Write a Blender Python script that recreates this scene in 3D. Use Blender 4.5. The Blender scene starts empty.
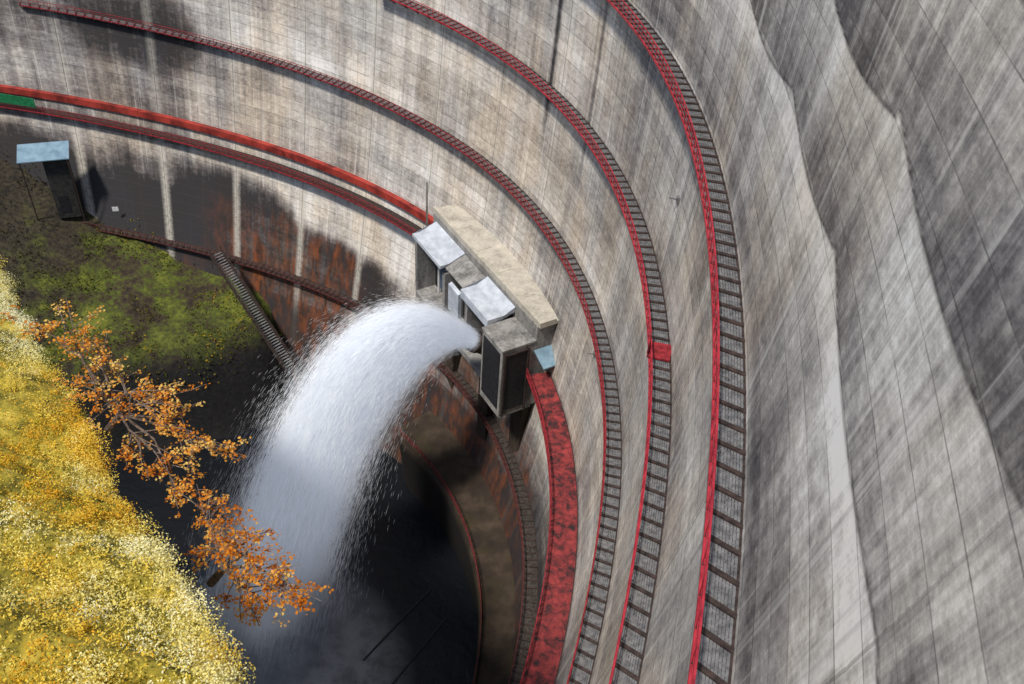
import bpy, math, random
import numpy as np
from mathutils import Vector, Matrix
rng=np.random.default_rng(7); random.seed(7); np.random.seed(3)
scene=bpy.context.scene
scene.view_settings.view_transform='Standard'
H0=112.0            # camera height above the river
cx,cy=-51.99,63.11
PC=np.array([60.545,-3.871,-2.601,2.371,-2.24,-0.841,4.382,-3.988,-0.479,1.832,0.386,-0.282,3.315,-0.425,0.018]).reshape(5,3)
def RF(th,h):
    th=np.asarray(th,float);h=np.asarray(h,float)
    b=(h-55)/40.
    lim=2.05
    a0=th-.6
    a=np.clip(a0,-1.9,lim-.6)
    r=0
    for i in range(5):
        for j in range(3): r=r+PC[i,j]*a**i*b**j
    r=r+np.maximum(a0-(lim-.6),0)*45
    return r
WO=1.7
def wallR(th,h): return RF(th,h)+WO
def pt(th,r,z): return (cx+r*math.cos(th),cy+r*math.sin(th),z)
D2R=math.pi/180

# ---------------------------------------------------------------- helpers
def link(ob,parent=None):
    scene.collection.objects.link(ob)
    if parent is not None: ob.parent=parent
    return ob
def thing(ob,label,cat,group=None):
    ob["label"]=label;ob["category"]=cat
    if group: ob["group"]=group
    return ob
def empty(name,loc,label,cat,group=None):
    e=bpy.data.objects.new(name,None);e.location=loc;e.empty_display_size=.5
    link(e);thing(e,label,cat,group);return e
class MB:
    def __init__(s): s.v=[];s.f=[];s.m=[]
    def box8(s,c,mi=0):
        o=len(s.v);s.v+= [tuple(p) for p in c]
        for q in ((0,3,2,1),(4,5,6,7),(0,1,5,4),(1,2,6,5),(2,3,7,6),(3,0,4,7)):
            s.f.append(tuple(o+i for i in q));s.m.append(mi)
    def box(s,c,sx,sy,sz,rot=0,mi=0):
        cr,sr=math.cos(rot),math.sin(rot);P=[]
        for z in (-sz/2,sz/2):
            for x,y in ((-sx/2,-sy/2),(sx/2,-sy/2),(sx/2,sy/2),(-sx/2,sy/2)):
                P.append((c[0]+x*cr-y*sr,c[1]+x*sr+y*cr,c[2]+z))
        s.box8(P,mi)
    def beam(s,a,b,w,h=None,mi=0):
        h=h or w
        a=Vector(a);b=Vector(b);d=(b-a)
        if d.length<1e-6:return
        d.normalize();up=Vector((0,0,1))
        if abs(d.z)>.95: up=Vector((1,0,0))
        x=d.cross(up).normalized()*w/2;y=x.cross(d).normalized()*h/2
        s.box8([a-x-y,a+x-y,a+x+y,a-x+y,b-x-y,b+x-y,b+x+y,b-x+y],mi)
    def strip(s,pts,w,h,mi=0):
        n=len(pts);o=len(s.v)
        for i,p in enumerate(pts):
            a=Vector(pts[max(0,i-1)]);b=Vector(pts[min(n-1,i+1)]);d=b-a;d.z=0;d.normalize()
            x=Vector((d.y,-d.x,0))*w/2;y=Vector((0,0,h/2));p=Vector(p)
            s.v+=[tuple(p-x-y),tuple(p+x-y),tuple(p+x+y),tuple(p-x+y)]
        for i in range(n-1):
            k=o+4*i
            for j in range(4):
                s.f.append((k+j,k+(j+1)%4,k+4+(j+1)%4,k+4+j));s.m.append(mi)
        s.f.append((o+3,o+2,o+1,o));s.m.append(mi)
        k=o+4*(n-1);s.f.append((k,k+1,k+2,k+3));s.m.append(mi)
    def tube(s,pts,rad,n=6,mi=0):
        o=len(s.v)
        for i,p in enumerate(pts):
            a=Vector(pts[max(0,i-1)]);b=Vector(pts[min(len(pts)-1,i+1)]);d=(b-a).normalized()
            up=Vector((0,0,1)) if abs(d.z)<.9 else Vector((1,0,0))
            x=d.cross(up).normalized();y=x.cross(d).normalized();p=Vector(p)
            for k in range(n):
                t=2*math.pi*k/n;s.v.append(tuple(p+(x*math.cos(t)+y*math.sin(t))*rad[i]))
        for i in range(len(pts)-1):
            for k in range(n):
                s.f.append((o+i*n+k,o+i*n+(k+1)%n,o+(i+1)*n+(k+1)%n,o+(i+1)*n+k));s.m.append(mi)
        s.f.append(tuple(o+k for k in range(n))[::-1]);s.m.append(mi)
        e=o+(len(pts)-1)*n;s.f.append(tuple(e+k for k in range(n)));s.m.append(mi)
    def make(s,name,mats,parent=None,smooth=False,origin=None):
        me=bpy.data.meshes.new(name)
        v=s.v
        if origin is not None: v=[(p[0]-origin[0],p[1]-origin[1],p[2]-origin[2]) for p in v]
        me.from_pydata(v,[],s.f)
        for m in (mats if isinstance(mats,list) else [mats]): me.materials.append(m)
        if len(me.polygons)==len(s.m): me.polygons.foreach_set('material_index',s.m)
        if smooth: me.polygons.foreach_set('use_smooth',[True]*len(me.polygons))
        me.update()
        ob=bpy.data.objects.new(name,me);link(ob,parent)
        return ob
def npmesh(name,V,F,mat,parent=None,smooth=False):
    me=bpy.data.meshes.new(name);nf,k=F.shape
    me.vertices.add(len(V));me.vertices.foreach_set('co',V.astype(np.float32).ravel())
    me.loops.add(nf*k);me.loops.foreach_set('vertex_index',F.astype(np.int32).ravel())
    me.polygons.add(nf);me.polygons.foreach_set('loop_start',np.arange(0,nf*k,k,dtype=np.int32))
    me.polygons.foreach_set('loop_total',np.full(nf,k,dtype=np.int32))
    if smooth: me.polygons.foreach_set('use_smooth',np.ones(nf,dtype=bool))
    me.update(calc_edges=True)
    me.materials.append(mat)
    ob=bpy.data.objects.new(name,me);link(ob,parent);return ob
def attr(me,name,typ,data):
    a=me.attributes.new(name,typ,'POINT')
    key={'FLOAT':'value','FLOAT_VECTOR':'vector','FLOAT_COLOR':'color'}[typ]
    a.data.foreach_set(key,np.asarray(data,np.float32).ravel())
_g=rng.random((256,256))
def vn(x,y,seed=0):
    x=np.asarray(x)+seed*17.3;y=np.asarray(y)+seed*9.7
    xi=np.floor(x).astype(int);yi=np.floor(y).astype(int);fx=x-xi;fy=y-yi
    fx=fx*fx*(3-2*fx);fy=fy*fy*(3-2*fy);g=lambda a,b:_g[a%256,b%256]
    return (g(xi,yi)*(1-fx)+g(xi+1,yi)*fx)*(1-fy)+(g(xi,yi+1)*(1-fx)+g(xi+1,yi+1)*fx)*fy
def fbm(x,y,o=4,seed=0):
    r=0;a=.5;s=0
    for i in range(o): r=r+a*vn(x*2**i,y*2**i,seed+i);s+=a;a*=.5
    return r/s
def sst(a,b,x):
    t=np.clip((x-a)/(b-a),0,1);return t*t*(3-2*t)

# ---------------------------------------------------------------- node helper
class NT:
    def __init__(s,name):
        s.mat=bpy.data.materials.new(name);s.mat.use_nodes=True;s.t=s.mat.node_tree;s.t.nodes.clear()
        s.out=s.t.nodes.new('ShaderNodeOutputMaterial')
    def n(s,t,**k):
        x=s.t.nodes.new(t)
        for a,b in k.items(): setattr(x,a,b)
        return x
    def set(s,sock,v):
        if isinstance(v,bpy.types.NodeSocket): s.t.links.new(v,sock)
        else: sock.default_value=v
    def math(s,op,a,b=0,c=0,clamp=False):
        x=s.n('ShaderNodeMath',operation=op,use_clamp=clamp);s.set(x.inputs[0],a);s.set(x.inputs[1],b);s.set(x.inputs[2],c);return x.outputs[0]
    def vec(s,v,m,off=(0,0,0)):
        x=s.n('ShaderNodeMapping');s.set(x.inputs[0],v);x.inputs['Scale'].default_value=m;x.inputs['Location'].default_value=off;return x.outputs[0]
    def noise(s,v,scale=1,detail=5,rough=.55,dist=0):
        x=s.n('ShaderNodeTexNoise');s.set(x.inputs['Vector'],v);x.inputs['Scale'].default_value=scale;x.inputs['Detail'].default_value=detail;x.inputs['Roughness'].default_value=rough;x.inputs['Distortion'].default_value=dist;return x.outputs[0]
    def ramp(s,f,st,interp='LINEAR'):
        x=s.n('ShaderNodeValToRGB');s.set(x.inputs[0],f);r=x.color_ramp;r.interpolation=interp
        while len(r.elements)<len(st): r.elements.new(.5)
        for e,(p,c) in zip(r.elements,st): e.position=p;e.color=(*c,1) if len(c)==3 else c
        return x.outputs[0]
    def sstep(s,a,b,x):
        r=s.n('ShaderNodeMapRange',interpolation_type='SMOOTHSTEP');s.set(r.inputs[0],x);r.inputs[1].default_value=a;r.inputs[2].default_value=b;return r.outputs[0]
    def mix(s,f,a,b,bt='MIX'):
        x=s.n('ShaderNodeMix',data_type='RGBA',blend_type=bt);s.set(x.inputs[0],f)
        for k,v in ((6,a),(7,b)):
            if not isinstance(v,bpy.types.NodeSocket) and len(v)==3: v=(*v,1)
            s.set(x.inputs[k],v)
        return x.outputs[2]
    def attr(s,name,out='Vector'):
        x=s.n('ShaderNodeAttribute');x.attribute_name=name;return x.outputs[out]
    def sep(s,v):
        x=s.n('ShaderNodeSeparateXYZ');s.set(x.inputs[0],v);return x.outputs
    def comb(s,a,b,c=0):
        x=s.n('ShaderNodeCombineXYZ');s.set(x.inputs[0],a);s.set(x.inputs[1],b);s.set(x.inputs[2],c);return x.outputs[0]
    def pos(s): return s.n('ShaderNodeNewGeometry').outputs['Position']
    def bump(s,h,st=.3,d=.1):
        x=s.n('ShaderNodeBump');x.inputs['Strength'].default_value=st;x.inputs['Distance'].default_value=d;s.set(x.inputs['Height'],h);return x.outputs[0]
    def bsdf(s,col,rough=.8,metal=0,normal=None,spec=.3):
        b=s.n('ShaderNodeBsdfPrincipled')
        if not isinstance(col,bpy.types.NodeSocket) and len(col)==3: col=(*col,1)
        s.set(b.inputs['Base Color'],col);s.set(b.inputs['Roughness'],rough);s.set(b.inputs['Metallic'],metal)
        b.inputs['Specular IOR Level'].default_value=spec
        if normal is not None: s.set(b.inputs['Normal'],normal)
        s.t.links.new(b.outputs[0],s.out.inputs[0]);return b
def simple(name,ca,cb,scale=1.5,rough=.8,metal=0,bump=.2,detail=6,lo=.35,hi=.65,stretch=(1,1,1)):
    m=NT(name);p=m.vec(m.pos(),stretch);n=m.noise(p,scale,detail,.6)
    c=m.ramp(n,[(lo,ca),(hi,cb)])
    m.bsdf(c,rough,metal,m.bump(m.noise(p,scale*4,4),bump,.05));return m.mat

# wall concrete
def wall_mat():
    m=NT('weathered_dam_concrete');uv=m.attr('wuv');st=m.attr('stain_tone','Color')
    s=m.sep(st);u,v,band=m.sep(uv)
    ub=m.math('MULTIPLY_ADD',m.math('ROUND',band),37.3,u)
    def V(su,sv,off=0): return m.comb(m.math('MULTIPLY',ub,su),m.math('MULTIPLY',v,sv),off)
    nearf=m.sstep(30,17,v)
    nA=m.noise(V(.40,.02),1,6,.62,.1)
    nB=m.noise(V(2.4,.04,3),1,6,.66,.05)
    nC=m.noise(V(10.0,.15,7),1,4,.6)
    nP=m.noise(m.vec(uv,(.06,.10,0)),1,6,.62)
    nF=m.noise(m.vec(uv,(1.3,1.6,0)),1,9,.74)
    nG=m.noise(m.vec(uv,(5,5,0)),1,7,.75)
    acc=m.math('MULTIPLY',nA,.60)
    acc=m.math('MULTIPLY_ADD',nB,m.math('MULTIPLY_ADD',nearf,.15,.40),acc)
    acc=m.math('MULTIPLY_ADD',nC,m.math('MULTIPLY_ADD',nearf,.08,.16),acc)
    acc=m.math('MULTIPLY_ADD',nP,.90,acc)
    acc=m.math('MULTIPLY_ADD',nF,.75,acc)
    acc=m.math('MULTIPLY_ADD',nG,.42,acc)
    mean=m.math('MULTIPLY_ADD',nearf,.115,1.615)
    pu=m.math('FLOOR',m.math('DIVIDE',u,6.0));pv=m.math('FLOOR',m.math('ADD',m.math('DIVIDE',v,1.5),.5))
    w=m.n('ShaderNodeTexWhiteNoise',noise_dimensions='2D');m.set(w.inputs['Vector'],m.comb(pu,pv))
    w2=m.n('ShaderNodeTexWhiteNoise',noise_dimensions='1D');m.set(w2.inputs['W'],pv)
    acc=m.math('MULTIPLY_ADD',m.math('SUBTRACT',w.outputs[0],.5),.08,acc)
    acc=m.math('MULTIPLY_ADD',m.math('SUBTRACT',w2.outputs[0],.5),m.math('MULTIPLY_ADD',nearf,.03,.12),acc)
    val=m.math('ADD',m.math('SUBTRACT',acc,mean),.59)
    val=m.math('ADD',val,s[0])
    col=m.ramp(val,[(.06,(.028,.027,.030)),(.30,(.108,.10,.102)),(.5,(.245,.232,.225)),(.68,(.43,.41,.385)),(.92,(.74,.72,.69))])
    wn=m.noise(m.vec(uv,(.1,.05,0),(3,7,0)),1,5,.6)
    col=m.mix(m.math('MULTIPLY',m.ramp(wn,[(.42,(0,0,0)),(.62,(1,1,1))]),m.math('MULTIPLY_ADD',nearf,-.25,.6)),col,m.mix(1,col,(1.0,.83,.63),'MULTIPLY'))
    clean=m.sstep(-.45,-.05,s[0])
    dr=m.noise(V(1.5,.016,21),1,7,.7)
    col=m.mix(m.math('MULTIPLY',m.math('MULTIPLY',m.sstep(.54,.66,dr),clean),m.math('MULTIPLY_ADD',nearf,.02,.42)),col,(.68,.66,.62))
    dk=m.noise(V(1.9,.02,33),1,7,.7)
    col=m.mix(m.math('MULTIPLY',m.sstep(.56,.68,dk),m.math('MULTIPLY_ADD',nearf,-.14,.38)),col,(.06,.053,.052))
    rn=m.ramp(m.noise(m.vec(uv,(.40,.09,0),(11,2,0)),1,7,.7,.8),[(.38,(0,0,0)),(.60,(1,1,1))])
    col=m.mix(m.math('MULTIPLY',rn,s[1],clamp=True),col,m.mix(m.sstep(.36,.68,m.noise(m.vec(uv,(.8,.35,0)),1,7,.65)),(.035,.018,.012),(.20,.058,.018)))
    fv=m.math('FRACT',m.math('DIVIDE',v,1.5))
    lwid=m.math('MULTIPLY_ADD',nearf,-.013,.030)
    ln=m.math('LESS_THAN',m.math('ABSOLUTE',m.math('SUBTRACT',fv,.5)),lwid)
    lw=m.math('MULTIPLY',ln,m.ramp(m.noise(m.vec(uv,(.35,.5,0)),1,5,.7),[(.38,(.15,.15,.15)),(.64,(.72,.72,.72))]))
    col=m.mix(lw,col,(.05,.046,.043))
    sb=m.math('SUBTRACT',1,m.math('MULTIPLY',m.math('SUBTRACT',fv,.53),3.0),clamp=True)
    sb=m.math('MULTIPLY',sb,m.math('GREATER_THAN',fv,.53))
    sb=m.math('MULTIPLY',sb,m.ramp(m.noise(m.vec(uv,(1.8,.3,0),(5,5,0)),1,6,.7),[(.50,(0,0,0)),(.68,(.5,.5,.5))]))
    sb=m.math('MULTIPLY',sb,clean)
    col=m.mix(sb,col,(.62,.59,.54))
    fu=m.math('FRACT',m.math('DIVIDE',m.math('ADD',u,m.math('MULTIPLY',m.math('SUBTRACT',nF,.5),.2)),12.0))
    du=m.math('MULTIPLY',m.math('ABSOLUTE',m.math('SUBTRACT',fu,.5)),12.0)
    jp=m.math('SUBTRACT',1,m.math('MULTIPLY',m.math('ADD',du,m.math('MULTIPLY',m.math('SUBTRACT',nG,.5),.9)),1.2),clamp=True)
    jp=m.math('MULTIPLY',jp,m.math('MULTIPLY',s[2],m.ramp(nF,[(.3,(.3,.3,.3)),(.55,(1,1,1))])))
    col=m.mix(jp,col,(.52,.49,.43))
    jl=m.math('MULTIPLY',m.math('LESS_THAN',du,.05),m.math('MULTIPLY_ADD',m.sstep(10,35,v),.4,.25))
    col=m.mix(jl,col,(.05,.047,.045))
    al=m.attr('ledge','Fac')
    col=m.mix(m.math('MULTIPLY',al,.7),col,(.022,.020,.019))
    hgt=m.math('SUBTRACT',m.math('MULTIPLY',nF,.5),m.math('MULTIPLY',m.math('ADD',ln,jl),.4))
    m.bsdf(col,.8,0,m.bump(hgt,.4,.09),.25)
    return m.mat
M_wall=wall_mat()
def conc(name,t=(1,1,1),k=1.0,lo=.36,hi=.64):
    m=NT(name);p=m.pos()
    a=m.noise(m.vec(p,(.5,.5,.12)),1,6,.65);b=m.noise(p,2.5,7,.7)
    v=m.math('ADD',m.math('MULTIPLY',a,.6),m.math('MULTIPLY',b,.4))
    c=m.ramp(v,[(lo,tuple(.09*k*x for x in t)),(.5,tuple(.27*k*x for x in t)),(hi,tuple(.42*k*x for x in t))])
    m.bsdf(c,.85,0,m.bump(b,.3,.05));return m.mat
M_conc=conc('gatehouse_concrete',(1,.97,.93),.80)
M_tan=conc('tan_roof_concrete',(1.08,1.0,.85),1.4,.25,.8)
M_brown=conc('wet_brown_concrete',(1,.72,.50),.13)
M_pale=simple('pale_painted_sheet',(.34,.37,.42),(.50,.54,.60),.8,.5,0,.05)
M_red=simple('weathered_red_paint',(.12,.010,.014),(.30,.025,.034),2.2,.55,0,.15)
M_redb=simple('crimson_paint',(.20,.012,.022),(.42,.032,.048),1.4,.5,0,.15)
M_pipe=simple('orange_red_paint',(.12,.016,.013),(.36,.045,.032),.35,.6,0,.15,lo=.38,hi=.6)
M_redm=NT('worn_red_deck')
_p=M_redm.pos();_n=M_redm.noise(_p,.9,9,.75,.4)
M_redm.bsdf(M_redm.ramp(_n,[(.41,(.025,.014,.015)),(.50,(.15,.022,.024)),(.64,(.30,.042,.042))]),.7,0,M_redm.bump(_n,.2,.04));M_redm=M_redm.mat
M_steel=simple('grimy_galvanised_steel',(.09,.09,.095),(.22,.22,.225),3,.55,.2,.1)
M_rustdeck=simple('dark_rusty_grating',(.03,.026,.023),(.09,.075,.065),3,.7,.1,.1)
M_dark=simple('dark_rusted_steel',(.018,.014,.013),(.06,.04,.035),3,.7,.1,.2)
M_black=simple('dark_recess',(.008,.008,.01),(.02,.02,.024),2,.7)
M_blue=simple('slate_blue_door',(.03,.05,.085),(.07,.10,.15),1.5,.4)
M_roofblue=simple('blue_grey_metal_roof',(.13,.21,.28),(.22,.33,.42),.8,.5,.1,.1)
M_green=simple('green_painted_panel',(.01,.10,.04),(.02,.20,.08),1.5,.5)
M_white=simple('white_enamel',(.6,.6,.6),(.72,.72,.72),2,.4)

# ---------------------------------------------------------------- dam wall
LED=[2.8,7.0,12.6,18.6]
HH=np.concatenate([np.arange(-3,24,.11),np.linspace(24,114,182)])
TH=np.linspace(-1.12,2.45,900)
T,Hh=np.meshgrid(TH,HH,indexing='ij')
nT,nH=T.shape
deg=T/D2R;uu=T*60
# every pour block carries its own slightly sagging lift edge
blk=np.floor((uu+6)/12.0);fb=((uu+6)/12.0)-blk
def soff(i): return (vn(blk*1.7+.5,np.full_like(blk,i*3.3),80)-.5)*.9+.9*np.sin(np.pi*fb)-.3
EDG=[l+soff(i) for i,l in enumerate(LED)]
Rw=wallR(T,Hh)
X=cx+Rw*np.cos(T);Y=cy+Rw*np.sin(T);Z=H0-Hh
V=np.stack([X,Y,Z],-1).reshape(-1,3)
Rb=wallR(T[:,0],0)+5
def ring(r,h): return np.stack([cx+r*np.cos(TH),cy+r*np.sin(TH),np.full(nT,H0-h)],-1)
back=np.concatenate([ring(Rb+1,-3),ring(Rb+8,114)])
idx=np.arange(nT*nH).reshape(nT,nH)
F=np.stack([idx[:-1,:-1],idx[:-1,1:],idx[1:,1:],idx[1:,:-1]],-1).reshape(-1,4)
b0=nT*nH+np.arange(nT);b1=b0+nT
F2=np.stack([idx[:-1,0],idx[1:,0],b0[1:],b0[:-1]],-1)
F3=np.stack([b0[:-1],b0[1:],b1[1:],b1[:-1]],-1)
dam=npmesh('dam_wall',np.concatenate([V,back]),np.concatenate([F,F2,F3]),M_wall,smooth=True)
tone=np.zeros_like(T)
n1=fbm(uu*.07,Hh*.12,4,3);n2=fbm(uu*.35,Hh*.03,4,9)
band=sum((Hh>E).astype(float) for E in EDG);bi=band.astype(int)
bt=np.array([-.12,-.08,-.03,.04,.06])[bi]
tone+=np.where(Hh<27,bt,-.005)
ALL=np.stack([np.full_like(T,-3)]+EDG+[np.full_like(T,27.0)],0)
lo_=np.take_along_axis(ALL,bi[None],0)[0];hi_=np.take_along_axis(ALL,np.minimum(bi+1,5)[None],0)[0]
fr=np.clip((Hh-lo_)/np.maximum(hi_-lo_,.5),0,1)
sc=vn(uu/9.0+band*5.3,band*3.1,5)
tone+=np.where(Hh<27,.32*(.42-np.clip(fr*1.2,0,1))*(.5+sc)+.08*(sc-.5),0)
tone+=.02*sst(24,30,Hh)
tone+=.09*sst(24,30,Hh)*sst(10,30,deg)*sst(95,70,deg)
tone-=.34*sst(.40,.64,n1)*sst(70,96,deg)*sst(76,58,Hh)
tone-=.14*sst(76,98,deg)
edge=77.5-1.0*(1-np.cos(uu*math.pi/6+math.pi))/2+7*(n1-.5)+4*(n2-.5)+(90-np.minimum(deg,90))*.12
low=sst(edge-1.8,edge+2.2,Hh)*sst(52,62,deg)
tone-=.62*low
tone+=.10*sst(72.5,73.5,Hh)*(1-low)*sst(40,55,deg)
rust=1.0*low*sst(58,66,deg)*sst(94,82,deg)*sst(.34,.54,fbm(uu*.16,Hh*.08,4,5)+.03)*sst(78,85,Hh+5*(n1-.5))
tone+=.12*rust
rust=np.maximum(rust,.8*sst(80,88,Hh)*sst(52,44,deg)*sst(8,16,deg))
tone-=.46*sst(79,90,Hh)*sst(66,52,deg)
tone-=.35*sst(93,97,Hh)  # wall foot darker towards the bottom
rust=np.maximum(rust,.35*sst(88,95,Hh))
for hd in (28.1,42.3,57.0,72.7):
    tone-=.12*np.exp(-np.maximum(Hh-hd,0)/2.5)*(Hh>hd)*(.3+1.2*n2)  # darker strip below each deck level, fading downward
tone-=.6*np.exp(-((deg-31+.6*(n2-.5))/.45)**2)*sst(20,30,Hh)*sst(50,43,Hh)
tone-=.35*np.exp(-((deg-22)/.35)**2)*sst(26,32,Hh)*sst(54,45,Hh)
pale=.35+.5*sst(71,76,Hh)
pale=pale*sst(97,90,Hh)*sst(40,52,deg)+.05
ledge=sum(np.exp(-((Hh-E)/.09)**2) for E in EDG)
z0=np.zeros(2*nT)
stain_tone=np.stack([tone,rust,pale,np.ones_like(T)],-1).reshape(-1,4)
stain_tone=np.concatenate([stain_tone,np.zeros((2*nT,4))])
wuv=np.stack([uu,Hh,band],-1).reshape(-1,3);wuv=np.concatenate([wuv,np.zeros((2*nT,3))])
attr(dam.data,'stain_tone','FLOAT_COLOR',stain_tone);attr(dam.data,'wuv','FLOAT_VECTOR',wuv);attr(dam.data,'ledge','FLOAT',np.concatenate([ledge.ravel(),z0]))
thing(dam,"huge curved weathered grey concrete arch dam face","dam")

# ---------------------------------------------------------------- catwalks
def catwalk(name,h_rail,t0,t1,label,w_out=0.0,deck_mat=None,solid=False,step=1.05,railmat=None,strw=.12):
    hd=h_rail+1.1;zd=H0-hd;zr=H0-h_rail
    n=int(abs(t1-t0)*D2R*60/step)+1
    ths=[(t0+(t1-t0)*i/n)*D2R for i in range(n+1)]
    ro=[float(RF(t,h_rail))-w_out for t in ths];ri=[float(wallR(t,hd))+.05 for t in ths]
    mid=ths[n//2];org=pt(mid,ro[n//2],zd)
    e=empty(name,org,label,"catwalk","red railed catwalks bolted along the dam")
    rm=railmat or M_red
    d=MB()
    if solid:
        for a in range(n):
            p=[pt(ths[a],ro[a]+.1,zd-.12),pt(ths[a+1],ro[a+1]+.1,zd-.12),pt(ths[a+1],ri[a+1],zd-.12),pt(ths[a],ri[a],zd-.12)]
            d.box8(p+[(q[0],q[1],zd) for q in p])
    else:
        nb=11
        for k in range(nb):
            f=(k+.5)/nb
            d.strip([pt(t,ro[i]+f*(ri[i]-ro[i]),zd-.03) for i,t in enumerate(ths)],.11,.04)
        for i,t in enumerate(ths):
            d.beam(pt(t,ro[i],zd+.03),pt(t,ri[i],zd+.03),.22,.12,1)
            if i<n:
                for q in (1,2,3):
                    tt=t+(ths[i+1]-t)*q/4
                    d.beam(pt(tt,ro[i],zd-.01),pt(tt,ri[i],zd-.01),.04,.05,0)
    d.make('deck',[deck_mat or M_steel,M_dark],e,origin=org)
    b=MB()
    for i in range(0,n+1,2):
        t=ths[i];b.beam(pt(t,ro[i]+.1,zd-.18),pt(t,ri[i]+.1,zd-.18),.12,.2)
        b.beam(pt(t,ro[i]+.25,zd-.25),pt(t,ri[i]+.1,zd-1.3),.1,.1)
    b.strip([pt(t,ri[i]-.10,zd-.08) for i,t in enumerate(ths)],.1,.24)
    b.make('support_bracket',M_dark,e,origin=org)
    r=MB()
    r.strip([pt(t,ro[i],zd-.05) for i,t in enumerate(ths)],strw,.18)
    r.strip([pt(t,ro[i],zr) for i,t in enumerate(ths)],.09,.07)
    for z in (.37,.74): r.strip([pt(t,ro[i],zd+z) for i,t in enumerate(ths)],.035,.035)
    for i,t in enumerate(ths): r.beam(pt(t,ro[i],zd-.1),pt(t,ro[i],zr),.06,.06)
    r.make('railing',rm,e,origin=org)
    for c in e.children: c.location=(0,0,0)
    return e
catwalk('catwalk',26.99,-52,42,"steel grating catwalk with bright red railing high on the dam",railmat=M_redb)
catwalk('catwalk',41.21,-52,62,"narrow steel catwalk with red railing midway down the dam",railmat=M_redb)
catwalk('catwalk',55.9,-52,112,"long curved steel catwalk with dark red railing")
catwalk('catwalk',71.6,46.5,125,"broad catwalk with red railing ending at the gate house",w_out=.7,deck_mat=M_dark,solid=True)
catwalk('catwalk',71.9,18.2,-52,"broad worn red painted deck starting at the gate house",w_out=1.4,deck_mat=M_redm,solid=True)
catwalk('catwalk',88.5,-45,112,"rusty brown low catwalk close to the dam foot",w_out=.3,deck_mat=M_rustdeck,railmat=simple('rusty_brown_red',(.04,.014,.013),(.11,.022,.02),2.5,.7))
pm=MB();ths=[(47.5+77.5*i/90)*D2R for i in range(91)]
ppts=[pt(t,float(wallR(t,70.3))-.45,H0-70.4) for t in ths]
pm.strip(ppts,.8,1.1)
pipe=pm.make('red_girder',M_pipe);thing(pipe,"long weathered red steel girder running along the dam above a deck","girder")
pf=MB();t=-11.5*D2R
h=42.3;r0=float(RF(t,41.2))-.1;r1=float(wallR(t,h))
p=[pt(t-.014,r0,H0-h+.12),pt(t+.014,r0,H0-h+.12),pt(t+.014,r1,H0-h+.12),pt(t-.014,r1,H0-h+.12)]
pf.box8(p+[(q[0],q[1],q[2]+.15) for q in p]);
pf.beam(pt(t-.014,r0,H0-h+.9),pt(t+.014,r0,H0-h+.9),.08,.8)
o=pf.make('red_hatch',M_red);thing(o,"flat dull red steel hatch lying on the catwalk","hatch")

# ---------------------------------------------------------------- terrace at the dam foot
def rF(d): return np.interp(d,[-50,-30,-9,4,20,41,44],[53,52,50.9,50.3,49.2,47.6,48.8])
tm=MB();ang=np.linspace(-50,43,60);zt=12.0
prev=None
for a in ang:
    t=a*D2R;ri=float(rF(a));rw=float(wallR(t,101))+2
    row=[pt(t,ri+1.2,-2),pt(t,ri,zt-.5),pt(t,ri+.1,zt+.3),pt(t,ri+.45,zt+.3),pt(t,ri+.5,zt),pt(t,rw,zt+.6)]
    o=len(tm.v);tm.v+=row
    if prev is not None:
        for k in range(5): tm.f.append((prev+k,o+k,o+k+1,prev+k+1));tm.m.append(0)
    prev=o
tm.v+= [pt(43*D2R,float(wallR(43*D2R,101))+2,-2)]
tm.f.append((prev,len(tm.v)-1,prev+5,prev+4,prev+3,prev+2,prev+1));tm.m.append(0)
m=NT('brown_ledge_concrete');p=m.pos();a=m.noise(p,.35,7,.6);b=m.noise(m.vec(p,(1,1,1),(9,4,2)),.25,5,.6)
c=m.ramp(a,[(.32,(.014,.010,.008)),(.5,(.032,.022,.015)),(.70,(.062,.044,.030))])
c=m.mix(m.math('MULTIPLY',m.sstep(.5,.65,b),.4),c,(.04,.032,.010))
zz=m.sep(p)[2];c=m.mix(m.sstep(11.6,9.5,zz),c,(.008,.006,.005));m.bsdf(c,.85,0,m.bump(a,.3,.1))  # side face darkens to near black below the top edge
terr=tm.make('concrete_terrace',m.mat);thing(terr,"curved brown stained concrete ledge at the dam foot","ledge")
e=empty('guard_rail',pt(0,50,zt),"thin rusty red railing along the concrete ledge edge","railing")
r=MB();ths=[a*D2R for a in np.linspace(-50,42,75)];org=pt(0,50,zt)
for z in (.4,.8,1.2): r.strip([pt(t,float(rF(t/D2R))+.3,zt+.3+z) for t in ths],.06,.06)
for t in ths: r.beam(pt(t,float(rF(t/D2R))+.3,zt+.3),pt(t,float(rF(t/D2R))+.3,zt+1.5),.06)
r.make('rail',simple('dull_dark_red',(.06,.012,.012),(.17,.022,.025),2.5,.7),e,origin=org).location=(0,0,0)

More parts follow.
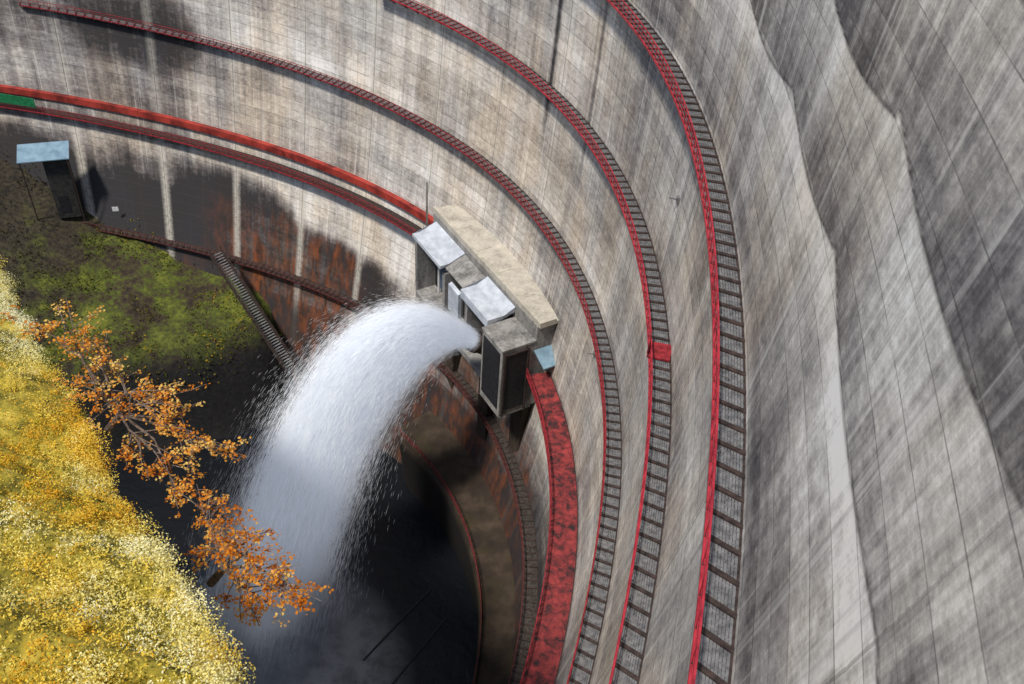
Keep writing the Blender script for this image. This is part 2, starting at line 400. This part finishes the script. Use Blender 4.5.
# ---------------------------------------------------------------- gate house : straight block set against the curved face
A2=np.array(pt(19.5*D2R,60.0,0)[:2]);B2=np.array(pt(46.2*D2R,60.0,0)[:2])
LN=float(np.linalg.norm(B2-A2));sdv=(B2-A2)/LN;ndv=np.array([-sdv[1],sdv[0]])
if np.dot(ndv,np.array([cx,cy])-A2)<0: ndv=-ndv
def gp(s_,d_,z_): 
    q=A2+sdv*s_+ndv*d_;return (float(q[0]),float(q[1]),z_)
gorg=gp(LN/2,0,31)
gh=empty('gate_house',gorg,"long concrete gate house with tan roof jutting from the dam","gate house")
def gpart(mb,name,mat,label=None):
    o=mb.make(name,mat,gh,origin=gorg);o.location=(0,0,0)
    if label:o["label"]=label
    return o
def gb(mb,s0,s1,d0,d1,z0,z1,z1o=None):
    z1o=z1 if z1o is None else z1o
    mb.box8([gp(s0,d0,z0),gp(s1,d0,z0),gp(s1,d1,z0),gp(s0,d1,z0),gp(s0,d0,z1),gp(s1,d0,z1),gp(s1,d1,z1o),gp(s0,d1,z1o)])
w=MB()
gb(w,0,LN,-4,2.0,33,45.6)
gb(w,0,4.9,2.003,6.6,32.6,43.4)
for s0 in (11.8,18.2,LN-1): gb(w,s0,s0+.7,2.003,5.0,33,42.3)
gb(w,4.903,LN-1.01,2.003,5.3,33,34)
gpart(w,'wall',M_conc)
w=MB();gb(w,-.4,LN+.3,-4.3,1.9,45.61,46.0)
gb(w,-.4,LN+.3,1.5,1.95,46.01,46.4);gb(w,-.4,.05,-.3,1.49,46.01,46.4)
for k in (5.2,11,16.4,22): gb(w,k,k+.08,-1,1.49,46.01,46.05)
gpart(w,'roof',M_tan)
w=MB();gb(w,-.1,5.0,2.06,6.7,43.41,43.65);gpart(w,'housing_roof',M_conc)
w=MB();gb(w,5.06,12.1,2.06,5.9,44.3,45.1,43.1);gpart(w,'canopy',M_pale)
w=MB();gb(w,12.13,18.2,2.06,4.9,43.2,44.6,43.4);gpart(w,'canopy',M_conc)
w=MB();gb(w,18.23,LN-1.0,2.06,5.7,43.8,44.8,43.3);gpart(w,'canopy',M_pale)
w=MB();gb(w,13.6,16.4,4.91,5.4,38,42.3,42.1);gpart(w,'housing',M_pale)
for a_,b_,z_ in ((4.95,11.7,43.3),(12.6,18.1,43.1),(19.0,LN-1.1,43.3)):
    w=MB();gb(w,a_,b_,2.01,2.2,34.1,z_);gpart(w,'gate_recess',M_black)  # black sheet, darkness of the open bay put into its colour
for s0 in (20,22.6):
    w=MB();gb(w,s0,s0+2.0,2.21,2.5,35,41.5);gpart(w,'door',M_blue)
w=MB()
for a in (19.6,22.2,24.7): gb(w,a,a+.28,2.21,2.65,34.1,41.6)
gb(w,19.6,24.98,2.21,2.7,41.61,42.0);gpart(w,'door_frame',M_white)
w=MB();gb(w,-.12,-.004,3.2,6.2,33.8,42.6);gpart(w,'shutter',M_black)
w=MB()
for dd in (2.95,6.2): gb(w,-.3,-.003,dd,dd+.24,33.0,43.1)
for z in (33.3,42.65): gb(w,-.25,-.13,3.2,6.19,z,z+.2)
gpart(w,'shutter_frame',M_dark)
w=MB();gb(w,.5,4.4,6.61,6.72,33.8,42.8);gpart(w,'shutter',M_black)
w=MB();w.box8([gp(-2.4,-.8,40.8),gp(-.01,-.8,41.9),gp(-.01,2.2,41.9),gp(-2.4,2.2,40.8),gp(-2.4,-.8,41.0),gp(-.01,-.8,42.1),gp(-.01,2.2,42.1),gp(-2.4,2.2,41.0)])
gpart(w,'awning',M_roofblue)
JO=Vector((-4.6,85.2,40.0));JD=Vector((-.86,-.5,0)).normalized()
w=MB()
dirj=(JD*8.6+Vector((0,0,7))).normalized()
w.tube([JO-dirj*5,JO-dirj*.4,JO-dirj*.4,JO+dirj*.2],[1.2,1.2,1.4,1.4],16)
gpart(w,'nozzle',M_dark)
w=MB();q=pt(48.4*D2R,58.4,0);w.beam((q[0],q[1],38),(q[0],q[1],49.5),.25)
o=w.make('steel_post',M_conc);thing(o,"thin grey upright post beside the gate house","post")
for s0 in (.8,9.5,20):
    w=MB();gb(w,s0,s0+2.6,-3,2.6,9,32.59 if s0<5 else 32.99);o=w.make('concrete_pier',M_brown);thing(o,"dark brown stained concrete pier carrying the gate house","pier","piers under the gate house")

# ---------------------------------------------------------------- ground
gx=np.arange(-330,330,2.2);gy=np.arange(-200,420,2.2)
GX,GY=np.meshgrid(gx,gy,indexing='ij')
def ground_z(x,y):
    s=(x+41.5)*(-.41)+(y-112.5)*.91+5*(fbm(x*.1,y*.1,3,2)-.5)
    bank=(17+np.clip(s,0,60)*.22)*sst(-8,0.5,s)
    bank=bank*sst(-32,-43,x)
    bank=bank+np.clip(-70-x,0,60)*.28*sst(-9,0,s)
    z=-1.5+np.maximum(bank,0)
    z=z+np.clip((-62-x)*.9,0,90)*sst(95,80,y)
    z=z+(2.4*(fbm(x*.22,y*.22,4,6)-.5))*sst(0,3,z)
    return z
GZ=ground_z(GX,GY)
idx=np.arange(GX.size).reshape(GX.shape)
F=np.stack([idx[:-1,:-1],idx[1:,:-1],idx[1:,1:],idx[:-1,1:]],-1).reshape(-1,4)
m=NT('rocky_mossy_ground');p=m.pos();s=m.sep(p)
n=m.noise(p,.16,7,.65);n2=m.noise(p,1.3,6,.7)
grass=m.ramp(m.math('ADD',m.math('MULTIPLY',n,.6),m.math('MULTIPLY',n2,.4)),[(.38,(.014,.010,.008)),(.46,(.042,.030,.016)),(.52,(.055,.070,.010)),(.64,(.16,.17,.022))])
brown=m.ramp(n2,[(.38,(.012,.010,.008)),(.62,(.05,.040,.024))])
gm=m.math('MULTIPLY',m.sstep(-86,-66,m.math('ADD',s[0],m.math('MULTIPLY',m.math('SUBTRACT',n,.5),50))),m.sstep(136,124,s[1]))
grass=m.mix(gm,brown,grass)
rock=m.ramp(n2,[(.35,(.004,.004,.005)),(.65,(.014,.013,.013))])  # near black, shade of the gorge bottom put into the rock colour
hz=m.ramp(m.math('DIVIDE',s[2],20),[(.6,(0,0,0)),(.85,(1,1,1))])
m.bsdf(m.mix(hz,rock,grass),.9,0,m.bump(n2,.6,.4))
g=npmesh('ground',np.stack([GX,GY,GZ],-1).reshape(-1,3),F,m.mat,smooth=True);g["kind"]="structure"
m=NT('dark_churning_river');p=m.pos();n=m.noise(p,.5,6,.6,.4)
vd=m.n('ShaderNodeVectorMath',operation='DISTANCE');m.set(vd.inputs[0],p);vd.inputs[1].default_value=(-29,60,0)
d=m.math('SUBTRACT',1,m.math('DIVIDE',vd.outputs['Value'],20),clamp=True)
foam=m.math('MULTIPLY',m.math('POWER',d,1.2),m.math('MULTIPLY_ADD',m.sstep(.35,.6,m.noise(p,.4,7,.7)),.8,.8),clamp=True)
m.bsdf(m.mix(foam,(.005,.006,.008),(.78,.81,.85)),.4,0,m.bump(n,.5,.3),.25)
w=MB();w.v=[(-330,-200,0),(330,-200,0),(330,420,0),(-330,420,0)];w.f=[(0,1,2,3)];w.m=[0]
o=w.make('river',m.mat);o["kind"]="structure"
M_wet=simple('wet_black_concrete',(.012,.012,.014),(.035,.035,.038),1.2,.6)
for i,(x,y,rz,L) in enumerate([(-13,70,1.0,14),(-9.5,66,1.05,13)]):
    w=MB();w.box((x,y,.0),L,.22,.3,rz);o=w.make('concrete_sill',M_wet)
    thing(o,"dark wet concrete sill in the stilling pool","sill","sills in the stilling pool")

# ---------------------------------------------------------------- shed on the bank
sx,sy=-79.0,128.6;sz=29.4
e=empty('small_shed',(sx,sy,sz),"small dark shed with blue grey sloping metal roof on the bank","shed")
rot=.35
def sp(mb,name,mat):
    o=mb.make(name,mat,e,origin=(sx,sy,sz));o.location=(0,0,0);return o
w=MB();w.box((sx+1.3,sy+.6,sz+.9),3.6,2.4,11.0,rot);sp(w,'wall',simple('dark_shed_board',(.014,.014,.015),(.040,.037,.034),1.5,.8))
w=MB();cr,sr=math.cos(rot),math.sin(rot);P=[]
for dz in (0,.15):
    for (x,y,z) in ((-3.9,-2.0,6.8),(3.9,-2.0,6.8),(3.9,2.0,8.0),(-3.9,2.0,8.0)):
        P.append((sx+x*cr-y*sr,sy+x*sr+y*cr,sz+z+dz))
w.box8(P);sp(w,'roof',M_roofblue)
for x in (-3.6,3.6):
    w=MB();q=(sx+x*cr+1.8*sr,sy+x*sr-1.8*cr);w.beam((q[0],q[1],sz-5),(q[0],q[1],sz+6.8),.16);sp(w,'post',M_dark)
w=MB();w.box((sx+1.0*cr+1.3*sr,sy+1.0*sr-1.25*cr+.2,sz-1.9),1.6,.12,3.2,rot);sp(w,'door',M_black)
w=MB()
tl_=[(112.8+k*.5)*D2R for k in range(13)]
w.strip([pt(t,float(RF(t,71.6))-.95,H0-70.9) for t in tl_],.12,1.6)
o=w.make('green_barrier',M_green);thing(o,"green painted sheet barrier standing on the broad catwalk","barrier")

# ---------------------------------------------------------------- stairs on the bank
A=Vector((-50.0,120.5,25.0));B=Vector((-36.5,109.5,11.0))
e=empty('metal_staircase',tuple(B),"steep dark metal staircase down the bank","staircase")
dv=B-A;sd=Vector((dv.y,-dv.x,0)).normalized()
w=MB()
for k in (-1,1): w.beam(A+sd*k,B+sd*k,.2,.4)
o=w.make('stringer',M_dark,e,origin=tuple(B));o.location=(0,0,0)
w=MB()
for i in range(46):
    q=A+dv*(i+.5)/46;w.beam(q-sd*.95,q+sd*.95,.3,.06)
o=w.make('tread',M_steel,e,origin=tuple(B));o.location=(0,0,0)
w=MB()
for k in (-1,1):
    for z in (.55,1.1): w.beam(A+sd*k+Vector((0,0,z)),B+sd*k+Vector((0,0,z)),.09)
    for i in range(16):
        q=A+dv*i/15+sd*k;w.beam(q-Vector((0,0,2.5 if i%5==0 else 0)),q+Vector((0,0,1.1)),.09)
o=w.make('handrail',M_dark,e,origin=tuple(B));o.location=(0,0,0)

# ---------------------------------------------------------------- water jet : fine filaments of water following ballistic paths
m=NT('white_water')
df=m.n('ShaderNodeBsdfDiffuse');df.inputs[0].default_value=(.82,.85,.89,1)
tl=m.n('ShaderNodeBsdfTranslucent');tl.inputs[0].default_value=(.82,.85,.89,1)
mx=m.n('ShaderNodeMixShader');mx.inputs[0].default_value=.5
m.t.links.new(df.outputs[0],mx.inputs[1]);m.t.links.new(tl.outputs[0],mx.inputs[2])
em=m.n('ShaderNodeEmission');em.inputs[0].default_value=(.86,.90,1,1);em.inputs[1].default_value=.10   # added glow imitating light scattered in the water, brightens its shaded foot
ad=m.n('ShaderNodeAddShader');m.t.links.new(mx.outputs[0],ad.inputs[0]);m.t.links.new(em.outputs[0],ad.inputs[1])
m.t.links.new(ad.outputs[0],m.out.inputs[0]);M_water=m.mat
def filaments(name,P0,V0,t,dt,wid,segs=2,g=9.8):
    N=len(P0);ref=np.array([-.2,-.55,.8])[None]+rng.normal(0,.18,(N,3));vs=[]
    for k in range(segs+1):
        f=k/segs;tt=t+dt*f
        p=P0+V0*tt[:,None];p[:,2]-=.5*g*tt**2
        vel=V0.copy();vel[:,2]-=g*tt
        sd=np.cross(vel,ref);sd/=np.linalg.norm(sd,axis=1)[:,None]
        ww=wid*(1 if 0<k<segs else .1)
        vs.append(p+sd*ww[:,None]/2);vs.append(p-sd*ww[:,None]/2)
    V=np.stack(vs,1);m_=2*(segs+1);base=np.arange(N)*m_;F=[]
    for k in range(segs): F.append(np.stack([base+2*k,base+2*k+1,base+2*k+3,base+2*k+2],-1))
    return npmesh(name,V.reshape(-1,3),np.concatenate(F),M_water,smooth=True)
d=np.array(JD);lat=np.array([-d[1],d[0],0]);upv=np.array([0,0,1.])
N=540000
q=rng.beta(1.9,1.2,N)
NB=1500;bun=rng.integers(0,NB,N);bq=rng.normal(0,1,(NB,3))
haze=rng.random(N)<.62
vz=2.6+9.8*q+bq[bun,0]*.13
vh=8.9-.9*(1-q)-.9*q+rng.normal(0,.38,N)+bq[bun,1]*.16
vl=rng.normal(0,.56,N)+bq[bun,2]*.26
vz=np.where(haze,vz+rng.normal(0,.5,N),vz+rng.normal(0,.16,N))
vh=np.where(haze,vh+rng.normal(0,.72,N),vh);vl=np.where(haze,vl+rng.normal(0,.80,N),vl)
V0=d[None]*vh[:,None]+lat[None]*vl[:,None]+upv[None]*vz[:,None]
P0=np.array(JO)[None]+rng.normal(0,.42,(N,3))
tmax=(vz+np.sqrt(np.maximum(vz,0)**2+2*9.8*39))/9.8
t=rng.random(N)**.82*tmax
k=rng.random(N)<np.interp(t,[0,1.6,2.6,4.2],[1,.95,.82,.70])
dt=np.where(haze,.035+.035*rng.random(N),.09+.12*rng.random(N));wid=np.where(haze,.006+.005*rng.random(N),.011+.009*rng.random(N))*(1+t*.32)
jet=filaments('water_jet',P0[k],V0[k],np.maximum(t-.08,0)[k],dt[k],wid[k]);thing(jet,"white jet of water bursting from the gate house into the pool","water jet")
bpy.ops.mesh.primitive_uv_sphere_add(segments=32,ring_count=20,radius=1,location=(-28.0,64,6))
mist=bpy.context.object;mist.name='water_spray';mist.scale=(18,19,26)
m=NT('fine_spray_droplets');tc=m.n('ShaderNodeTexCoord').outputs['Object']
ln=m.n('ShaderNodeVectorMath',operation='LENGTH');m.set(ln.inputs[0],tc)
fo=m.sstep(1.0,.1,ln.outputs['Value']);nn=m.noise(m.vec(m.pos(),(.16,.16,.06)),1,4,.6)
de=m.math('MULTIPLY',m.math('MULTIPLY',fo,fo),m.math('MULTIPLY_ADD',m.sstep(.35,.7,nn),.14,.05))
vs_=m.n('ShaderNodeVolumeScatter');vs_.inputs['Color'].default_value=(.98,.99,1,1);m.set(vs_.inputs['Density'],de);vs_.inputs['Anisotropy'].default_value=-.2
m.t.links.new(vs_.outputs[0],m.out.inputs['Volume']);mist.data.materials.append(m.mat)
mist["kind"]="stuff";thing(mist,"fine white spray drifting around the falling jet","spray")

# ---------------------------------------------------------------- near hill
RP=np.array([[-1.8,2,-14],[-5.8,10,-19],[-10.1,15.5,-21.8],[-15.8,22.4,-24.6],[-31.0,41.9,-32.4],[-48,64,-42]]);RT=np.array([0,1,2,3,4,5.])
def ridge(t): return np.stack([np.interp(t,RT,RP[:,i]) for i in range(3)],-1)
def hillP(t,w):
    r=ridge(t)
    o=np.zeros(r.shape)
    wl=np.maximum(w,0);wr=np.maximum(-w,0)
    o[...,0]=-.88*wl-.12*wr;o[...,1]=-.38*wl+.1*wr
    o[...,2]=.42*wl-1.0*wr-.25*np.exp(-(wl/1.2))
    nz=fbm(r[...,0]*.35+w*.3,r[...,1]*.35-w*.22,4,12)-.5
    nz2=fbm(r[...,0]*1.3+w*1.0,r[...,1]*1.3-w*.9,3,21)-.5
    dsp=2.6*nz+1.2*nz2
    o[...,2]+=dsp*1.0;o[...,0]+=dsp*.5
    return r+o+np.array([0,0,H0])
tt=np.linspace(0,5,300);ww=np.concatenate([-np.geomspace(95,.3,40),np.linspace(0,24,130)])
TT,WW=np.meshgrid(tt,ww,indexing='ij');HP=hillP(TT,WW)
idx=np.arange(TT.size).reshape(TT.shape)
F=np.stack([idx[:-1,:-1],idx[1:,:-1],idx[1:,1:],idx[:-1,1:]],-1).reshape(-1,4)
m=NT('dry_hillside_soil');p=m.pos();n=m.noise(p,1.4,7,.7)
m.bsdf(m.ramp(n,[(.35,(.07,.065,.010)),(.5,(.26,.21,.025)),(.65,(.48,.37,.06))]),.95,0,m.bump(n,.6,.3))
hill=npmesh('hill',HP.reshape(-1,3),F,m.mat,smooth=True);hill["kind"]="structure"
def leafmat(name,stops,tr=.35):
    m=NT(name);a=m.attr('shade','Fac');c=m.ramp(a,stops)
    df=m.n('ShaderNodeBsdfDiffuse');m.set(df.inputs[0],c);tl=m.n('ShaderNodeBsdfTranslucent');m.set(tl.inputs[0],c)
    mx=m.n('ShaderNodeMixShader');mx.inputs[0].default_value=tr
    m.t.links.new(df.outputs[0],mx.inputs[1]);m.t.links.new(tl.outputs[0],mx.inputs[2]);m.t.links.new(mx.outputs[0],m.out.inputs[0]);return m.mat
def leaves(name,C,size,shade,mat,parent=None,flat=0.0,asp=.6,up=0.0):
    N=len(C);a=rng.normal(size=(N,3));a[:,2]=a[:,2]*(1-flat)+up;a/=np.linalg.norm(a,axis=1)[:,None]
    b=rng.normal(size=(N,3));b[:,2]*=(1-flat);b=np.cross(a,np.cross(a,b));b/=np.linalg.norm(b,axis=1)[:,None]
    s=size[:,None];V=np.stack([C-a*s*.5,C+b*s*.5*asp,C+a*s*.5,C-b*s*.5*asp],1).reshape(-1,3)
    F=np.arange(4*N).reshape(N,4)
    o=npmesh(name,V,F,mat,parent);attr(o.data,'shade','FLOAT',np.repeat(shade,4));return o
M_hleaf=leafmat('yellow_autumn_leaves',[(0,(.10,.15,.015)),(.2,(.34,.38,.03)),(.30,(.62,.50,.04)),(.40,(.80,.40,.04)),(.52,(.88,.64,.07)),(.7,(.92,.79,.20)),(.88,(.95,.89,.46)),(1,(.96,.93,.66))],.4)
N=110000
t=rng.random(N)*4.4;w_=np.where(rng.random(N)<.16,-rng.random(N)*2.2,rng.random(N)**1.25*21)
P=hillP(t,w_);P[:,2]+=.03+np.abs(rng.normal(0,.16,N))
big=fbm(t*2.2,w_*.2,3,70)
S1=np.clip(.18+.5*fbm(t*5,w_*.45,4,40)+1.0*(big-.45)+rng.normal(0,.07,N)+.30*sst(4,0,w_)-.14*sst(1.9,1.0,t),0,1);Z1=.045+.05*rng.random(N)  # leaves near the ridge paler, sunlit rim put into their colour
NCl=2300
ct=rng.random(NCl)*4.3;cw=np.where(rng.random(NCl)<.26,-rng.random(NCl)*1.4+.6,rng.random(NCl)**1.25*20)
cr_=.10+.5*rng.random(NCl)**3+.14*rng.random(NCl);cp=hillP(ct,cw)
cbig=fbm(ct*2.2,cw*.2,3,70)
cs=np.clip(.44+1.5*(cbig-.45)+rng.normal(0,.12,NCl)+.30*sst(4,0,cw)-.14*sst(1.9,1.0,ct),0,.95)  # clumps get the same painted sunlit rim
per=(34+900*cr_**2).astype(int);ci=np.repeat(np.arange(NCl),per);M=len(ci)
dd=rng.normal(0,1,(M,3));dd/=np.linalg.norm(dd,axis=1)[:,None];dd[:,2]=np.abs(dd[:,2])*1.3-.2
rr=cr_[ci]*(.3+.9*rng.random(M))
P2=cp[ci]+dd*rr[:,None]
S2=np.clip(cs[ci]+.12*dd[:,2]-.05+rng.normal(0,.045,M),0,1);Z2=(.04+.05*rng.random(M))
gr=leaves('hillside_shrubs',np.concatenate([P,P2]),np.concatenate([Z1,Z2]),np.concatenate([S1,S2]),M_hleaf,asp=.55,flat=.25);gr["kind"]="stuff"
N=22000
xs=rng.uniform(-100,-36,N);ys=rng.uniform(92,140,N);zs=ground_z(xs,ys);cl=fbm(xs*.25,ys*.25,3,61)
k=(zs>9)&(cl+rng.normal(0,.06,N)>.5);hh=np.abs(rng.normal(0,.5,N))*(1+6*np.clip(cl-.5,0,1))
C=np.stack([xs,ys,zs+hh],-1)[k]
M_scrub=leafmat('dull_bank_scrub',[(0,(.015,.014,.008)),(.3,(.04,.035,.012)),(.6,(.08,.10,.012)),(.85,(.20,.19,.02)),(1,(.40,.25,.02))])
gsh=sst(-86,-66,C[:,0])
gr=leaves('bank_scrub',C,.22+.28*rng.random(len(C)),np.clip((.25+.6*(cl[k]-.4)*3)*(.25+.75*gsh)+rng.normal(0,.14,len(C)),0,1),M_scrub);gr["kind"]="stuff"
# ---------------------------------------------------------------- orange trees
M_oleaf=leafmat('orange_autumn_leaf',[(0,(.42,.10,.012)),(.35,(.74,.25,.025)),(.7,(.92,.45,.07)),(1,(.95,.70,.22))],.55)
M_bark=simple('grey_brown_bark',(.07,.05,.04),(.22,.17,.14),6,.9)
def tree(base,sprays,label,nleaf=170,r0=.16,sh0=(.2,.8)):
    base=Vector(base);base.z+=H0
    e=empty('maple_tree',tuple(base),label,"tree")
    tr=MB();LC=[];LS=[]
    sp_=[(Vector((a,b,c+H0)),r) for a,b,c,r in sprays]
    mean=sum((s for s,_ in sp_),Vector())/len(sp_)
    fork=base.lerp(mean,.45)+Vector((0,0,.3))
    tr.tube([base,base.lerp(fork,.5)+Vector((.1,.0,.15)),fork],[r0,r0*.85,r0*.7],8)
    for c,r in sp_:
        mid=fork.lerp(c,.5)+Vector((random.uniform(-.3,.3),random.uniform(-.3,.3),random.uniform(0,.5)))
        tr.tube([fork,mid,c],[r0*.4,r0*.26,r0*.14],6)
        nt=int(7*r)+4
        for j in range(nt):
            st=mid.lerp(c,random.uniform(.1,1))
            an=random.uniform(0,6.28);rr=r*random.uniform(.4,1.5)
            en=c+Vector((math.cos(an)*rr,math.sin(an)*rr,random.uniform(-.22,.3)*r))
            md=st.lerp(en,.5)+Vector((0,0,random.uniform(0,.15)))
            tr.tube([st,md,en],[.026,.018,.009],4)
            nl=int(nleaf*r/nt*1.6)
            b1=random.uniform(*sh0)
            for q in range(4):
                s2=st.lerp(en,random.uniform(.5,1.05));e2=s2+Vector((random.uniform(-.5,.5),random.uniform(-.5,.5),random.uniform(-.06,.12)))*r*.75
                tr.tube([s2,e2],[.012,.005],3)
                k=max(2,nl//4)
                f=np.random.random(k)[:,None]
                pts=np.array(s2)[None]*(1-f)+np.array(e2)[None]*f+np.random.normal(0,1,(k,3))*np.array([.10,.10,.03])
                LC.append(pts);LS.append(np.clip(b1+np.random.normal(0,.15,k),0,1))
    o=tr.make('trunk',M_bark,e,origin=tuple(base));o.location=(0,0,0)
    C=np.concatenate(LC)-np.array(base);S=np.concatenate(LS)
    leaves('crown',C,.08+.075*rng.random(len(C)),S,M_oleaf,e,flat=.6,asp=.75)
    return e
tree((-15.2,23.4,-25.6),[(-16.3,24.6,-21.2,1.2),(-15.0,24.0,-21.8,1.1),(-15.0,23.2,-22.9,1.0),(-13.4,22.8,-22.8,1.2),(-12.4,22.2,-22.7,1.0),(-11.0,21.6,-23.4,1.1),(-10.3,21.3,-24.0,.8),(-12.4,21.4,-24.4,1.0),(-11.6,20.6,-25.0,1.0)],"golden orange maple leaning out from the sunny hillside",240,sh0=(.4,1.0))
tree((-9.6,17.6,-26.5),[(-10.2,19.4,-24.8,1.0),(-9.2,18.4,-24.6,.8),(-8.9,17.4,-24.4,.7),(-8.2,17.3,-23.7,.8),(-7.4,16.4,-22.9,.8),(-6.4,15.3,-23.1,.75),(-5.6,15.2,-23.2,.7),(-7.5,15.3,-23.4,.7),(-7.1,15.6,-24.2,.7)],"deep orange maple spreading over the gorge below the slope",220,sh0=(.2,.85))

# ---------------------------------------------------------------- small wall fittings
for (a,h) in ((-2,35.5),(-14,44),(8,61)):
    t=a*D2R;r_=float(wallR(t,h))+.1;w=MB();q=pt(t,r_-.15,H0-h);w.box(q,.35,.5,.5,t);w.beam(pt(t,r_-.2,H0-h),pt(t,r_-.9,H0-h+.1),.08)
    o=w.make('wall_lamp',M_steel);thing(o,"small grey lamp fixed to the dam face","lamp","lamps on the dam face")
w=MB();t=105*D2R;r_=float(RF(t,85.5))-.2;q=pt(t,r_,H0-85.5);w.box(q,.08,1.0,.8,t)
o=w.make('notice_board',M_white);thing(o,"small white notice board at the dam foot","sign")

# ---------------------------------------------------------------- camera, light
f=895.7;pi_=40.04*D2R;ro_=4.36*D2R
cam=bpy.data.cameras.new('camera');co=bpy.data.objects.new('camera',cam);scene.collection.objects.link(co)
cam.sensor_width=36;cam.lens=f/1024*36;cam.clip_end=2000;cam.clip_start=.1
Xv=Vector((1,0,0));U=Vector((0,math.sin(pi_),math.cos(pi_)));Fw=Vector((0,math.cos(pi_),-math.sin(pi_)))
r_=Xv*math.cos(ro_)+U*math.sin(ro_);u_=-Xv*math.sin(ro_)+U*math.cos(ro_)
co.matrix_world=Matrix(((r_.x,u_.x,-Fw.x,0),(r_.y,u_.y,-Fw.y,0),(r_.z,u_.z,-Fw.z,H0),(0,0,0,1)));scene.camera=co
sdir=Vector((-.32,-.36,.87)).normalized()
sun=bpy.data.lights.new('sun','SUN');sun.energy=4.4;sun.angle=math.radians(6);sun.color=(1,.94,.84)
so=bpy.data.objects.new('sun',sun);scene.collection.objects.link(so)
so.rotation_euler=sdir.to_track_quat('Z','Y').to_euler()
W=bpy.data.worlds.new('World');scene.world=W;W.use_nodes=True;nt=W.node_tree
sky=nt.nodes.new('ShaderNodeTexSky');sky.sky_type='NISHITA';sky.sun_disc=False
sky.sun_elevation=math.asin(sdir.z);sky.sun_rotation=math.atan2(sdir.x,sdir.y)
bg=nt.nodes['Background'];bg.inputs[1].default_value=.15;nt.links.new(sky.outputs[0],bg.inputs[0])
